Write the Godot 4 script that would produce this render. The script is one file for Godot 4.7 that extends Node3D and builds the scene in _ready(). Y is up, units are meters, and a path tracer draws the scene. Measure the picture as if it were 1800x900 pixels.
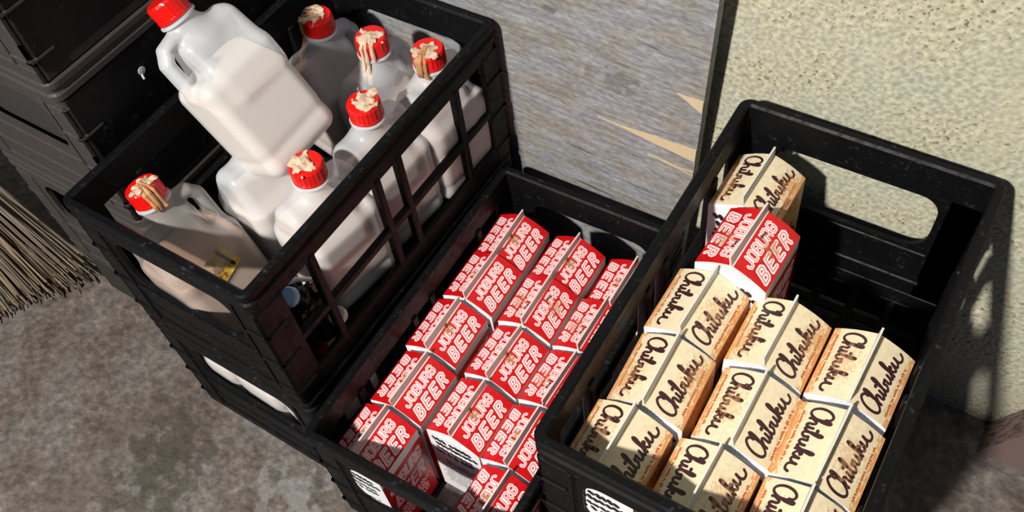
extends Node3D
# Crates of beer cartons and jugs against a plaster wall.
# Layout coordinates: y = 0 at the rim of the two-high stacks; FLOOR_Y lifts them so that the floor is at 0.
const FLOOR_Y := 0.554
const CRATE_W := 0.33
const CRATE_D := 0.551
const CRATE_H := 0.277
const LAMP := Vector3(0.33, 3.15, 2.45)
const NECK := Vector3(-0.99, 0.3, -0.09)
const WALL_Z := -0.606
var counts := {}
var mat := {}
var meshes := {}

func lift(v: Vector3) -> Vector3:
	return v + Vector3(0, FLOOR_Y, 0)

# ---------------------------------------------------------------- node helpers
func numbered(called: String) -> String:
	var n: int = counts.get(called, 0)
	counts[called] = n + 1
	return called if n == 0 else "%s_%03d" % [called, n]

func tag(o: Node, label: String, category: String, group := "", kind := "") -> void:
	if label != "": o.set_meta("label", label)
	if category != "": o.set_meta("category", category)
	if group != "": o.set_meta("group", group)
	if kind != "": o.set_meta("kind", kind)

func thing(called: String, label: String, category: String, xf: Transform3D, group := "") -> Node3D:
	var o := Node3D.new()
	o.name = numbered(called)
	add_child(o)
	o.transform = xf
	tag(o, label, category, group)
	return o

func part(called: String, mesh: Mesh, m: Material, parent: Node, xf := Transform3D.IDENTITY) -> MeshInstance3D:
	var o := MeshInstance3D.new()
	o.name = called
	o.mesh = mesh
	if m != null: o.material_override = m
	o.cast_shadow = GeometryInstance3D.SHADOW_CASTING_SETTING_ON
	parent.add_child(o, true)
	o.transform = xf
	return o

func single(called: String, mesh: Mesh, m: Material, label: String, category: String, xf: Transform3D, group := "") -> MeshInstance3D:
	var o := part(numbered(called), mesh, m, self, xf)
	tag(o, label, category, group)
	return o

# ---------------------------------------------------------------- mesh helpers
func start() -> SurfaceTool:
	var st := SurfaceTool.new()
	st.begin(Mesh.PRIMITIVE_TRIANGLES)
	return st

func tri(st: SurfaceTool, a: Vector3, b: Vector3, c: Vector3, hint: Vector3, ua := Vector2.ZERO, ub := Vector2.ZERO, uc := Vector2.ZERO) -> void:
	var n := (b - a).cross(c - a)
	if n.length_squared() < 1e-16: return
	if n.dot(hint) < 0.0:
		var t := b; b = c; c = t
		var u := ub; ub = uc; uc = u
		n = -n
	n = n.normalized()
	st.set_normal(n); st.set_uv(ua); st.add_vertex(a)
	st.set_normal(n); st.set_uv(uc); st.add_vertex(c)
	st.set_normal(n); st.set_uv(ub); st.add_vertex(b)

func quad(st: SurfaceTool, a: Vector3, b: Vector3, c: Vector3, d: Vector3, hint: Vector3, u0 := Vector2(0, 0), u1 := Vector2(1, 0), u2 := Vector2(1, 1), u3 := Vector2(0, 1)) -> void:
	tri(st, a, b, c, hint, u0, u1, u2)
	tri(st, a, c, d, hint, u0, u2, u3)

func bevel_vertex(lo: Vector3, hi: Vector3, c: float, s: Vector3i, ax: int) -> Vector3:
	var v := Vector3()
	for k in 3:
		var e: float = hi[k] if s[k] > 0 else lo[k]
		v[k] = e if k == ax else e - c * s[k]
	return v

# a box with chamfered edges
func block(st: SurfaceTool, lo: Vector3, hi: Vector3, c := 0.0015) -> void:
	var size := hi - lo
	c = minf(c, minf(size.x, minf(size.y, size.z)) * 0.45)
	for ax in 3:
		var b := (ax + 1) % 3
		var d := (ax + 2) % 3
		for s in [-1, 1]:
			var h := Vector3(); h[ax] = s
			var q: Array[Vector3] = []
			for e in [[-1, -1], [1, -1], [1, 1], [-1, 1]]:
				var sg := Vector3i(); sg[ax] = s; sg[b] = e[0]; sg[d] = e[1]
				q.append(bevel_vertex(lo, hi, c, sg, ax))
			quad(st, q[0], q[1], q[2], q[3], h)
			for t in [-1, 1]:
				var s1 := Vector3i(); s1[ax] = s; s1[b] = t; s1[d] = -1
				var s2 := s1; s2[d] = 1
				h = Vector3(); h[ax] = s; h[b] = t
				quad(st, bevel_vertex(lo, hi, c, s1, ax), bevel_vertex(lo, hi, c, s2, ax), bevel_vertex(lo, hi, c, s2, b), bevel_vertex(lo, hi, c, s1, b), h)
	for sx in [-1, 1]:
		for sy in [-1, 1]:
			for sz in [-1, 1]:
				var sg := Vector3i(sx, sy, sz)
				tri(st, bevel_vertex(lo, hi, c, sg, 0), bevel_vertex(lo, hi, c, sg, 1), bevel_vertex(lo, hi, c, sg, 2), Vector3(sx, sy, sz))

# polygon in x,y extruded from z0 to z1 (z1 > z0)
func extrude(st: SurfaceTool, poly: PackedVector2Array, z0: float, z1: float) -> void:
	var idx := Geometry2D.triangulate_polygon(poly)
	for i in range(0, idx.size(), 3):
		var a := poly[idx[i]]; var b := poly[idx[i + 1]]; var c := poly[idx[i + 2]]
		tri(st, Vector3(a.x, a.y, z1), Vector3(b.x, b.y, z1), Vector3(c.x, c.y, z1), Vector3(0, 0, 1))
		tri(st, Vector3(a.x, a.y, z0), Vector3(b.x, b.y, z0), Vector3(c.x, c.y, z0), Vector3(0, 0, -1))
	var cw := Geometry2D.is_polygon_clockwise(poly)
	for i in poly.size():
		var a := poly[i]; var b := poly[(i + 1) % poly.size()]
		var e := b - a
		var n := Vector3(e.y, -e.x, 0) * (-1.0 if cw else 1.0)
		quad(st, Vector3(a.x, a.y, z0), Vector3(b.x, b.y, z0), Vector3(b.x, b.y, z1), Vector3(a.x, a.y, z1), n)

# tube of varying radius through points
func tube(st: SurfaceTool, pts: PackedVector3Array, radii: PackedFloat32Array, sides := 8, flat := 1.0) -> void:
	var rings: Array = []
	var last := Vector3.UP
	for i in pts.size():
		var d := (pts[mini(i + 1, pts.size() - 1)] - pts[maxi(i - 1, 0)]).normalized()
		var r := last - d * last.dot(d)
		if r.length() < 0.01: r = Vector3.RIGHT - d * d.x
		r = r.normalized()
		last = r
		var f := d.cross(r)
		var ring := PackedVector3Array()
		for k in sides:
			var a := TAU * k / sides
			ring.append(pts[i] + (r * cos(a) * flat + f * sin(a)) * radii[i])
		rings.append(ring)
	for i in range(rings.size() - 1):
		for k in sides:
			var k2 := (k + 1) % sides
			var c := (pts[i] + pts[i + 1]) * 0.5
			var m: Vector3 = (rings[i][k] + rings[i + 1][k2]) * 0.5
			quad(st, rings[i][k], rings[i][k2], rings[i + 1][k2], rings[i + 1][k], m - c)
	for e in [0, rings.size() - 1]:
		var h: Vector3 = pts[e] - pts[1 if e == 0 else e - 1]
		for k in sides:
			tri(st, pts[e], rings[e][k], rings[e][(k + 1) % sides], h)

# surface of revolution about y; profile of (radius, y)
func lathe(st: SurfaceTool, prof: PackedVector2Array, sides := 32, ribs := 0.0, rib_from := -1, rib_to := -1) -> void:
	for i in range(prof.size() - 1):
		for k in sides:
			var a0 := TAU * k / sides
			var a1 := TAU * (k + 1) / sides
			var q: Array[Vector3] = []
			for e in [[i, a0, k], [i, a1, k + 1], [i + 1, a1, k + 1], [i + 1, a0, k]]:
				var pr: Vector2 = prof[e[0]]
				var rr := pr.x
				if e[0] >= rib_from and e[0] <= rib_to: rr += ribs * (e[2] % 2)
				q.append(Vector3(cos(e[1]) * rr, pr.y, sin(e[1]) * rr))
			var dy := prof[i + 1] - prof[i]
			var am := (a0 + a1) * 0.5
			var h := Vector3(cos(am) * dy.y, -dy.x, sin(am) * dy.y)
			quad(st, q[0], q[1], q[2], q[3], h)

# signed distance field -> smooth mesh (surface nets)
func nets(f: Callable, lo: Vector3, hi: Vector3, h: float) -> ArrayMesh:
	var nx := int(ceil((hi.x - lo.x) / h)) + 1
	var ny := int(ceil((hi.y - lo.y) / h)) + 1
	var nz := int(ceil((hi.z - lo.z) / h)) + 1
	var g := PackedFloat32Array(); g.resize(nx * ny * nz)
	for k in nz:
		for j in ny:
			for i in nx:
				g[(k * ny + j) * nx + i] = f.call(lo + Vector3(i, j, k) * h)
	var ids := PackedInt32Array(); ids.resize(nx * ny * nz); ids.fill(-1)
	var verts := PackedVector3Array()
	var norms := PackedVector3Array()
	var off := [0, 1, nx, nx + 1, nx * ny, nx * ny + 1, nx * ny + nx, nx * ny + nx + 1]
	var edges := [[0, 1], [2, 3], [4, 5], [6, 7], [0, 2], [1, 3], [4, 6], [5, 7], [0, 4], [1, 5], [2, 6], [3, 7]]
	for k in nz - 1:
		for j in ny - 1:
			for i in nx - 1:
				var base := (k * ny + j) * nx + i
				var inside := 0
				for o in off:
					if g[base + o] < 0.0: inside += 1
				if inside == 0 or inside == 8: continue
				var p := Vector3.ZERO
				var n := 0
				for e in edges:
					var a: float = g[base + off[e[0]]]
					var b: float = g[base + off[e[1]]]
					if (a < 0.0) == (b < 0.0): continue
					var t := a / (a - b)
					var c0 := Vector3(e[0] & 1, (e[0] >> 1) & 1, e[0] >> 2)
					var c1 := Vector3(e[1] & 1, (e[1] >> 1) & 1, e[1] >> 2)
					p += c0.lerp(c1, t)
					n += 1
				p /= n
				ids[base] = verts.size()
				verts.append(lo + (Vector3(i, j, k) + p) * h)
				var gx: float = (g[base + 1] + g[base + off[3]] + g[base + off[5]] + g[base + off[7]]) - (g[base] + g[base + off[2]] + g[base + off[4]] + g[base + off[6]])
				var gy: float = (g[base + off[2]] + g[base + off[3]] + g[base + off[6]] + g[base + off[7]]) - (g[base] + g[base + 1] + g[base + off[4]] + g[base + off[5]])
				var gz: float = (g[base + off[4]] + g[base + off[5]] + g[base + off[6]] + g[base + off[7]]) - (g[base] + g[base + 1] + g[base + off[2]] + g[base + off[3]])
				norms.append(Vector3(gx, gy, gz).normalized())
	var idx := PackedInt32Array()
	var step := [1, nx, nx * ny]
	for k in range(1, nz - 1):
		for j in range(1, ny - 1):
			for i in range(1, nx - 1):
				var base := (k * ny + j) * nx + i
				for ax in 3:
					var s0: bool = g[base] < 0.0
					if s0 == (g[base + step[ax]] < 0.0): continue
					var b: int = step[(ax + 1) % 3]
					var c: int = step[(ax + 2) % 3]
					var q := [ids[base - b - c], ids[base - c], ids[base], ids[base - b]]
					if q.min() < 0: continue
					if s0: idx.append_array([q[0], q[2], q[1], q[0], q[3], q[2]])
					else: idx.append_array([q[0], q[1], q[2], q[0], q[2], q[3]])
	var arr := []
	arr.resize(Mesh.ARRAY_MAX)
	arr[Mesh.ARRAY_VERTEX] = verts
	arr[Mesh.ARRAY_NORMAL] = norms
	arr[Mesh.ARRAY_INDEX] = idx
	var m := ArrayMesh.new()
	m.add_surface_from_arrays(Mesh.PRIMITIVE_TRIANGLES, arr)
	return m

# ---------------------------------------------------------------- drawing on images
func noise(seed_: int, freq: float, octaves := 4, kind := FastNoiseLite.TYPE_SIMPLEX_SMOOTH) -> FastNoiseLite:
	var n := FastNoiseLite.new()
	n.seed = seed_
	n.noise_type = kind
	n.frequency = freq
	n.fractal_octaves = octaves
	return n

func texture(im: Image) -> ImageTexture:
	im.generate_mipmaps()
	return ImageTexture.create_from_image(im)

func stroke(im: Image, pts: PackedVector2Array, r: float, col: Color) -> void:
	var w := im.get_width()
	var h := im.get_height()
	for i in range(maxi(pts.size() - 1, 1)):
		var a := pts[i]
		var b := pts[mini(i + 1, pts.size() - 1)]
		var x0 := maxi(int(minf(a.x, b.x) - r - 1), 0)
		var x1 := mini(int(maxf(a.x, b.x) + r + 2), w)
		var y0 := maxi(int(minf(a.y, b.y) - r - 1), 0)
		var y1 := mini(int(maxf(a.y, b.y) + r + 2), h)
		for y in range(y0, y1):
			for x in range(x0, x1):
				var p := Vector2(x + 0.5, y + 0.5)
				var d := p.distance_to(Geometry2D.get_closest_point_to_segment(p, a, b))
				var k := clampf(r - d + 0.5, 0.0, 1.0)
				if k > 0.0: im.set_pixel(x, y, im.get_pixel(x, y).lerp(col, k))

func curve(pts: PackedVector2Array) -> PackedVector2Array:
	var out := PackedVector2Array()
	for i in pts.size() - 1:
		var p0 := pts[maxi(i - 1, 0)]; var p3 := pts[mini(i + 2, pts.size() - 1)]
		for t in 5: out.append(pts[i].cubic_interpolate(pts[i + 1], p0, p3, t / 5.0))
	out.append(pts[pts.size() - 1])
	return out

# condensed block letters in a unit square, y down
func glyph(ch: String) -> Array:
	match ch:
		"J": return [[[0.9, 0.0], [0.9, 0.8], [0.7, 1.0], [0.25, 1.0], [0.05, 0.8], [0.05, 0.65]]]
		"O": return [[[0.25, 0.0], [0.75, 0.0], [0.95, 0.18], [0.95, 0.82], [0.75, 1.0], [0.25, 1.0], [0.05, 0.82], [0.05, 0.18], [0.25, 0.0]]]
		"B": return [[[0.08, 0.0], [0.08, 1.0]], [[0.08, 0.0], [0.7, 0.0], [0.9, 0.14], [0.9, 0.36], [0.7, 0.5], [0.08, 0.5]], [[0.7, 0.5], [0.95, 0.64], [0.95, 0.86], [0.75, 1.0], [0.08, 1.0]]]
		"U": return [[[0.05, 0.0], [0.05, 0.82], [0.25, 1.0], [0.75, 1.0], [0.95, 0.82], [0.95, 0.0]]]
		"R": return [[[0.08, 1.0], [0.08, 0.0], [0.7, 0.0], [0.92, 0.15], [0.92, 0.38], [0.7, 0.52], [0.08, 0.52]], [[0.55, 0.52], [0.95, 1.0]]]
		"G": return [[[0.95, 0.22], [0.75, 0.0], [0.25, 0.0], [0.05, 0.18], [0.05, 0.82], [0.25, 1.0], [0.75, 1.0], [0.95, 0.82], [0.95, 0.55], [0.55, 0.55]]]
		"E": return [[[0.95, 0.0], [0.08, 0.0], [0.08, 1.0], [0.95, 1.0]], [[0.08, 0.5], [0.8, 0.5]]]
	return []

func word(im: Image, text: String, rect: Rect2, gap: float, slant: float, r: float, col: Color, inner: float, inner_col: Color) -> void:
	var lw := (rect.size.x - gap * (text.length() - 1)) / text.length()
	for pass_ in 2:
		if pass_ == 1 and inner <= 0.0: break
		for i in text.length():
			for line in glyph(text[i]):
				var pts := PackedVector2Array()
				for p in line:
					pts.append(Vector2(rect.position.x + i * (lw + gap) + p[0] * lw + (1.0 - p[1]) * slant, rect.position.y + p[1] * rect.size.y))
				stroke(im, pts, r if pass_ == 0 else inner, col if pass_ == 0 else inner_col)

# rows of small print too fine to read
func small_print(im: Image, rect: Rect2, rows: int, col: Color, rng: RandomNumberGenerator, weight := 0.5) -> void:
	var rh := rect.size.y / rows
	for k in rows:
		var x := rect.position.x + rng.randf() * rect.size.x * 0.12
		var y := rect.position.y + (k + 0.5) * rh
		var end := rect.end.x - rng.randf() * rect.size.x * 0.15
		while x < end:
			var l := rh * rng.randf_range(0.25, 0.6)
			stroke(im, PackedVector2Array([Vector2(x, y - rh * 0.2 * rng.randf()), Vector2(x + l * 0.5, y + rh * 0.2 * rng.randf())]), rh * weight * 0.5, col)
			x += l + rh * (0.7 if rng.randf() < 0.2 else 0.3)

func blotches(im: Image, col: Color, centre: Vector2, size: Vector2, seed_: int, amount: float) -> void:
	var n := noise(seed_, 0.03, 4)
	for y in range(maxi(int(centre.y - size.y), 0), mini(int(centre.y + size.y), im.get_height())):
		for x in range(maxi(int(centre.x - size.x), 0), mini(int(centre.x + size.x), im.get_width())):
			var d := ((Vector2(x, y) - centre) / size).length()
			var k := clampf((1.0 - d + n.get_noise_2d(x, y) * 1.1 - 0.35) * 4.0, 0.0, 1.0) * amount
			if k > 0.0: im.set_pixel(x, y, im.get_pixel(x, y).lerp(col, k))

const INK := Color(0.23, 0.12, 0.14)
const SCRIPT := [
	[[1.5, 2.9], [1.45, 3.5], [0.9, 3.75], [0.3, 3.1], [0.02, 1.9], [0.2, 0.75], [0.75, 0.35], [1.35, 0.9], [1.9, 2.4], [2.05, 3.6], [1.8, 3.7], [1.7, 2.4], [1.62, 0.5]],
	[[1.65, 1.0], [2.1, 1.75], [2.4, 1.6], [2.4, 0.7], [2.65, 0.5], [2.95, 1.0], [3.05, 1.7], [3.0, 0.8], [3.2, 0.5], [3.55, 1.1], [4.05, 2.9], [3.9, 3.45], [3.7, 2.6], [3.65, 0.8], [3.95, 0.45], [4.35, 0.9], [4.3, 1.5], [4.6, 1.55], [4.85, 1.6], [4.8, 0.8], [5.05, 0.5], [5.45, 0.9], [5.6, 1.6], [5.55, 0.8], [5.8, 0.5], [6.2, 1.3], [6.65, 2.8], [6.5, 3.3], [6.3, 2.5], [6.2, 0.4]],
	[[6.25, 1.0], [6.75, 1.75], [6.95, 1.5], [6.5, 1.15], [6.95, 0.5], [7.25, 0.9], [7.5, 1.65], [7.45, 0.8], [7.7, 0.5], [8.15, 0.9], [8.35, 1.65], [8.3, 0.75], [8.6, 0.3], [9.2, 0.35], [9.5, 0.9]],
	[[3.25, 2.45], [3.3, 2.5]]]

func script_word(im: Image, rect: Rect2, r: float) -> void:
	for line in SCRIPT:
		var pts := PackedVector2Array()
		for p in line: pts.append(rect.position + Vector2(p[0] / 9.5, 1.0 - p[1] / 4.0) * rect.size)
		stroke(im, curve(pts), r * (1.3 if line.size() == 2 else 1.0), INK)

func blank(w: int, h: int, col: Color, grain: float, seed_: int) -> Image:
	var im := Image.create_empty(w, h, false, Image.FORMAT_RGB8)
	var n := noise(seed_, 0.02, 5)
	for y in h:
		for x in w:
			var k := 1.0 + n.get_noise_2d(x, y) * grain
			im.set_pixel(x, y, Color(minf(col.r * k, 1), minf(col.g * k, 1), minf(col.b * k, 1)))
	return im

# ---------------------------------------------------------------- materials
func std(col: Color, rough: float, tex: Texture2D = null) -> StandardMaterial3D:
	var m := StandardMaterial3D.new()
	m.albedo_color = col
	m.roughness = rough
	if tex != null: m.albedo_texture = tex
	return m

func make_red_prints() -> void:
	var red := Color(0.79, 0.06, 0.09)
	var pale := Color(0.97, 0.93, 0.93)
	var pink := Color(0.90, 0.50, 0.55)
	var rng := RandomNumberGenerator.new()
	rng.seed = 5
	for v in 3:
		var im := blank(448, 268, red, 0.08, 11 + v)
		word(im, "JOBURG", Rect2(52, 40, 334, 68), 14, 8, 10.5, pale, 3.2, pink)
		word(im, "BEER", Rect2(40, 152, 336, 84), 36, 28, 15.0, pale, 4.0, pink)
		im.fill_rect(Rect2i(0, 0, 448, 9), Color(0.9, 0.88, 0.86))
		if v == 1:
			blotches(im, Color(0.62, 0.40, 0.20), Vector2(215, 40), Vector2(64, 70), 31, 0.7)
			blotches(im, Color(0.30, 0.17, 0.09), Vector2(230, 14), Vector2(24, 24), 33, 0.9)
		if v == 2:
			blotches(im, Color(0.70, 0.52, 0.36), Vector2(250, 150), Vector2(110, 90), 41, 0.5)
			blotches(im, Color(0.28, 0.16, 0.08), Vector2(290, 60), Vector2(30, 26), 43, 0.9)
		mat["red_roof_%d" % v] = std(Color.WHITE, 0.38, texture(im))
	var side := blank(256, 480, red, 0.08, 17)
	side.fill_rect(Rect2i(0, 0, 256, 50), Color(0.92, 0.91, 0.90))
	word(side, "JOBURG", Rect2(24, 90, 205, 62), 8, 6, 7, pale, 1.8, pink)
	word(side, "BEER", Rect2(30, 190, 185, 74), 16, 12, 8, pale, 2.0, pink)
	small_print(side, Rect2(30, 300, 190, 110), 6, pale, rng)
	mat["red_side"] = std(Color.WHITE, 0.38, texture(side))
	var e := blank(256, 480, Color(0.93, 0.94, 0.96), 0.03, 19)
	small_print(e, Rect2(24, 26, 210, 62), 2, Color(0.12, 0.12, 0.15), rng, 0.6)
	small_print(e, Rect2(24, 96, 210, 56), 2, Color(0.12, 0.12, 0.15), rng, 0.6)
	small_print(e, Rect2(50, 190, 160, 44), 2, Color(0.15, 0.15, 0.18), rng, 0.5)
	small_print(e, Rect2(30, 260, 190, 150), 9, Color(0.35, 0.35, 0.40), rng, 0.4)
	mat["red_end"] = std(Color.WHITE, 0.4, texture(e))
	var f := blank(256, 140, Color(0.94, 0.95, 0.97), 0.03, 21)
	small_print(f, Rect2(60, 60, 150, 66), 7, Color(0.5, 0.52, 0.58), rng, 0.4)
	mat["fold"] = std(Color.WHITE, 0.4, texture(f))
	mat["seam"] = std(Color(0.84, 0.83, 0.81), 0.5)
	mat["seam_red"] = std(Color(0.86, 0.81, 0.80), 0.5)

func make_cream_prints() -> void:
	var cream := Color(0.90, 0.84, 0.715)
	var orange := Color(0.82, 0.50, 0.24)
	var rng := RandomNumberGenerator.new()
	rng.seed = 8
	for v in 3:
		var im := blank(448, 268, cream, 0.05, 51 + v)
		var n := noise(60 + v, 0.035, 4)
		# printed orange border along the eave, speckled edge
		for y in range(170, 268):
			for x in 448:
				var k := clampf((y - 226.0 + n.get_noise_2d(x * 0.5, y * 1.5) * 55.0) / 22.0, 0.0, 1.0) * 0.72
				if k > 0.0: im.set_pixel(x, y, im.get_pixel(x, y).lerp(orange, k))
		small_print(im, Rect2(40, 218, 360, 22), 1, Color(0.72, 0.38, 0.20), rng, 0.55)
		script_word(im, Rect2(28, 38, 392, 160), 8.0)
		if v == 1: blotches(im, Color(0.84, 0.66, 0.46), Vector2(220, 120), Vector2(160, 120), 71, 0.5)
		if v == 2:
			blotches(im, Color(0.80, 0.56, 0.34), Vector2(300, 200), Vector2(170, 110), 73, 0.55)
			for k in 9: stroke(im, PackedVector2Array([Vector2(rng.randf() * 448, rng.randf() * 200)]), rng.randf_range(1.5, 4.0), Color(0.35, 0.27, 0.22))
		mat["cream_roof_%d" % v] = std(Color.WHITE, 0.42, texture(im))
	var side := blank(256, 480, Color(0.88, 0.72, 0.50), 0.08, 57)
	blotches(side, orange, Vector2(128, 60), Vector2(260, 120), 75, 0.5)
	small_print(side, Rect2(24, 20, 205, 24), 1, Color(0.70, 0.36, 0.18), rng, 0.5)
	script_word(side, Rect2(20, 110, 216, 110), 6.0)
	small_print(side, Rect2(40, 270, 180, 130), 6, Color(0.55, 0.28, 0.16), rng)
	mat["cream_side"] = std(Color.WHITE, 0.42, texture(side))

func make_surface_materials() -> void:
	# --- plaster wall: cream, trowel marks, pits
	var S := 1024
	var big := noise(101, 0.006, 4).get_seamless_image(S, S)
	var fine := noise(102, 0.10, 4).get_seamless_image(S, S)
	var pit := noise(103, 0.11, 3).get_seamless_image(S, S)
	var streak_n := noise(104, 0.03, 3)
	var im := Image.create_empty(S, S, false, Image.FORMAT_RGB8)
	var hm := Image.create_empty(S, S, false, Image.FORMAT_L8)
	var streak := Image.create_empty(S, S, false, Image.FORMAT_L8)
	var a := big.get_data(); var b := fine.get_data(); var c := pit.get_data()
	var out := PackedByteArray(); out.resize(S * S * 3)
	var ho := PackedByteArray(); ho.resize(S * S)
	for i in S * S:
		var x := i % S
		var y := i / S
		var g := a[i] / 255.0 - 0.5
		var f := b[i] / 255.0 - 0.5
		var p := c[i] / 255.0
		var s := streak_n.get_noise_2d((x + y * 0.6) * 2.2, (y - x * 0.6) * 0.22)
		var s2 := streak_n.get_noise_2d((x + y * 0.12) * 3.2 + 500.0, (y - x * 0.12) * 0.35)
		var scratch := clampf((s2 - 0.30) * 4.0, 0.0, 1.0) * 0.22
		var dark := clampf((p - 0.725) * 12.0, 0.0, 1.0) * clampf(0.35 + g * 2.5, 0.12, 1.0)
		var light := clampf((s - 0.34) * 3.0, 0.0, 1.0) * 0.35
		var k := 0.915 + f * 0.34 + g * 0.05
		var warm := clampf(g * 1.6 + 0.5, 0.0, 1.0)
		var r_ := lerpf(0.755, 0.765, warm) * k
		var g_ := lerpf(0.758, 0.750, warm) * k
		var b_ := lerpf(0.690, 0.655, warm) * k
		r_ = lerpf(r_, 0.86, light); g_ = lerpf(g_, 0.85, light); b_ = lerpf(b_, 0.76, light)
		r_ = lerpf(r_, 0.86, scratch); g_ = lerpf(g_, 0.86, scratch); b_ = lerpf(b_, 0.80, scratch)
		# earth splashed on the foot of the wall
		var mud := clampf((y / float(S) - 0.74) * 5.0, 0.0, 1.0) if y < 922 else 0.0
		mud *= clampf((f + 0.5 - 0.52 + mud * 0.25) * 6.0, 0.0, 1.0) * 0.75
		r_ = lerpf(r_, 0.40, mud); g_ = lerpf(g_, 0.35, mud); b_ = lerpf(b_, 0.29, mud)
		r_ = lerpf(r_, 0.36, dark * 0.8); g_ = lerpf(g_, 0.34, dark * 0.8); b_ = lerpf(b_, 0.27, dark * 0.8)
		out[i * 3] = int(clampf(r_, 0, 1) * 255); out[i * 3 + 1] = int(clampf(g_, 0, 1) * 255); out[i * 3 + 2] = int(clampf(b_, 0, 1) * 255)
		ho[i] = int(clampf(0.55 + f * 0.5 + s * 0.12 - dark * 0.5, 0, 1) * 255)
	im = Image.create_from_data(S, S, false, Image.FORMAT_RGB8, out)
	hm = Image.create_from_data(S, S, false, Image.FORMAT_L8, ho)
	hm.convert(Image.FORMAT_RGBA8)
	hm.bump_map_to_normal_map(3.0)
	var m := std(Color.WHITE, 0.9, texture(im))
	m.normal_enabled = true; m.normal_texture = texture(hm)
	mat["plaster"] = m
	# --- weathered grey board, grain along the length
	var grain := noise(111, 0.02, 5)
	var patch := noise(112, 0.012, 4)
	var fleck := noise(113, 0.06, 3)
	out = PackedByteArray(); out.resize(S * S * 3)
	ho = PackedByteArray(); ho.resize(S * S)
	for i in S * S:
		var x := i % S
		var y := i / S
		var g := grain.get_noise_2d(x * 0.5 + y * 0.1, y * 3.6)
		var p := patch.get_noise_2d(x * 0.7, y * 1.3)
		var f := fleck.get_noise_2d(x * 1.0, y * 2.4)
		var k := 0.88 + g * 0.16 + f * 0.16
		var brown := clampf(p * 1.3 + 0.30, 0.0, 1.0)
		var crack := clampf((grain.get_noise_2d(x * 0.16 + 900.0, y * 3.6) - 0.47) * 5.0, 0.0, 1.0)
		var r_ := lerpf(0.615, 0.60, brown) * k
		var g_ := lerpf(0.625, 0.585, brown) * k
		var b_ := lerpf(0.65, 0.56, brown) * k
		var dk := 1.0 - 0.45 * crack
		out[i * 3] = int(clampf(r_ * dk, 0, 1) * 255); out[i * 3 + 1] = int(clampf(g_ * dk, 0, 1) * 255); out[i * 3 + 2] = int(clampf(b_ * dk, 0, 1) * 255)
		ho[i] = int(clampf(0.6 + g * 0.35 - crack * 0.4, 0, 1) * 255)
	im = Image.create_from_data(S, S, false, Image.FORMAT_RGB8, out)
	# knots and dark stains seen on the board
	for q in [[0.40, 0.20, 9, 0.5], [0.46, 0.17, 6, 0.5], [0.52, 0.36, 20, 0.3], [0.405, 0.27, 8, 0.4]]:
		blotches(im, Color(0.30, 0.27, 0.26), Vector2(q[0], q[1]) * S, Vector2(q[2] * 2.2, q[2]) * 1.4, int(q[2]), q[3])
	hm = Image.create_from_data(S, S, false, Image.FORMAT_L8, ho)
	hm.convert(Image.FORMAT_RGBA8)
	hm.bump_map_to_normal_map(2.0)
	m = std(Color.WHITE, 0.85, texture(im))
	m.normal_enabled = true; m.normal_texture = texture(hm)
	mat["board"] = m
	mat["raw_wood"] = std(Color(0.80, 0.735, 0.625), 0.8, texture(blank(128, 128, Color(0.98, 0.97, 0.94), 0.35, 119)))
	mat["board_edge"] = std(Color(0.13, 0.13, 0.11), 0.9)
	# --- floor: worn brown-grey concrete
	var fa := noise(121, 0.008, 5).get_seamless_image(S, S).get_data()
	var fb := noise(122, 0.07, 4).get_seamless_image(S, S).get_data()
	var fc := noise(123, 0.03, 4).get_seamless_image(S, S).get_data()
	out = PackedByteArray(); out.resize(S * S * 3)
	ho = PackedByteArray(); ho.resize(S * S)
	for i in S * S:
		var g := fa[i] / 255.0 - 0.5
		var f := fb[i] / 255.0 - 0.5
		var h := fc[i] / 255.0 - 0.5
		var k := 0.84 + f * 0.36 + h * 0.28 + g * 0.25
		var cool := clampf(g * 2.5 + 0.5, 0, 1)
		var speck := clampf((f - 0.33) * 8.0, 0.0, 1.0) * 0.10
		out[i * 3] = int(clampf(lerpf(0.455, 0.445, cool) * k + speck, 0, 1) * 255)
		out[i * 3 + 1] = int(clampf(lerpf(0.41, 0.42, cool) * k + speck, 0, 1) * 255)
		out[i * 3 + 2] = int(clampf(lerpf(0.385, 0.405, cool) * k + speck, 0, 1) * 255)
		ho[i] = int(clampf(0.5 + f * 0.5 + h * 0.5, 0, 1) * 255)
	im = Image.create_from_data(S, S, false, Image.FORMAT_RGB8, out)
	# texture covers x -0.85..0.55, z -0.9..0.5 (1.4 m)
	blotches(im, Color(0.24, 0.225, 0.20), floor_px(0.0, 0.10), Vector2(95, 75), 131, 0.62)
	blotches(im, Color(0.25, 0.23, 0.20), floor_px(0.03, 0.17), Vector2(80, 60), 133, 0.5)
	blotches(im, Color(0.58, 0.60, 0.60), floor_px(0.25, 0.07), Vector2(70, 60), 135, 0.45)
	hm = Image.create_from_data(S, S, false, Image.FORMAT_L8, ho)
	hm.convert(Image.FORMAT_RGBA8)
	hm.bump_map_to_normal_map(3.0)
	m = std(Color.WHITE, 0.85, texture(im))
	m.normal_enabled = true; m.normal_texture = texture(hm)
	mat["concrete"] = m
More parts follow.
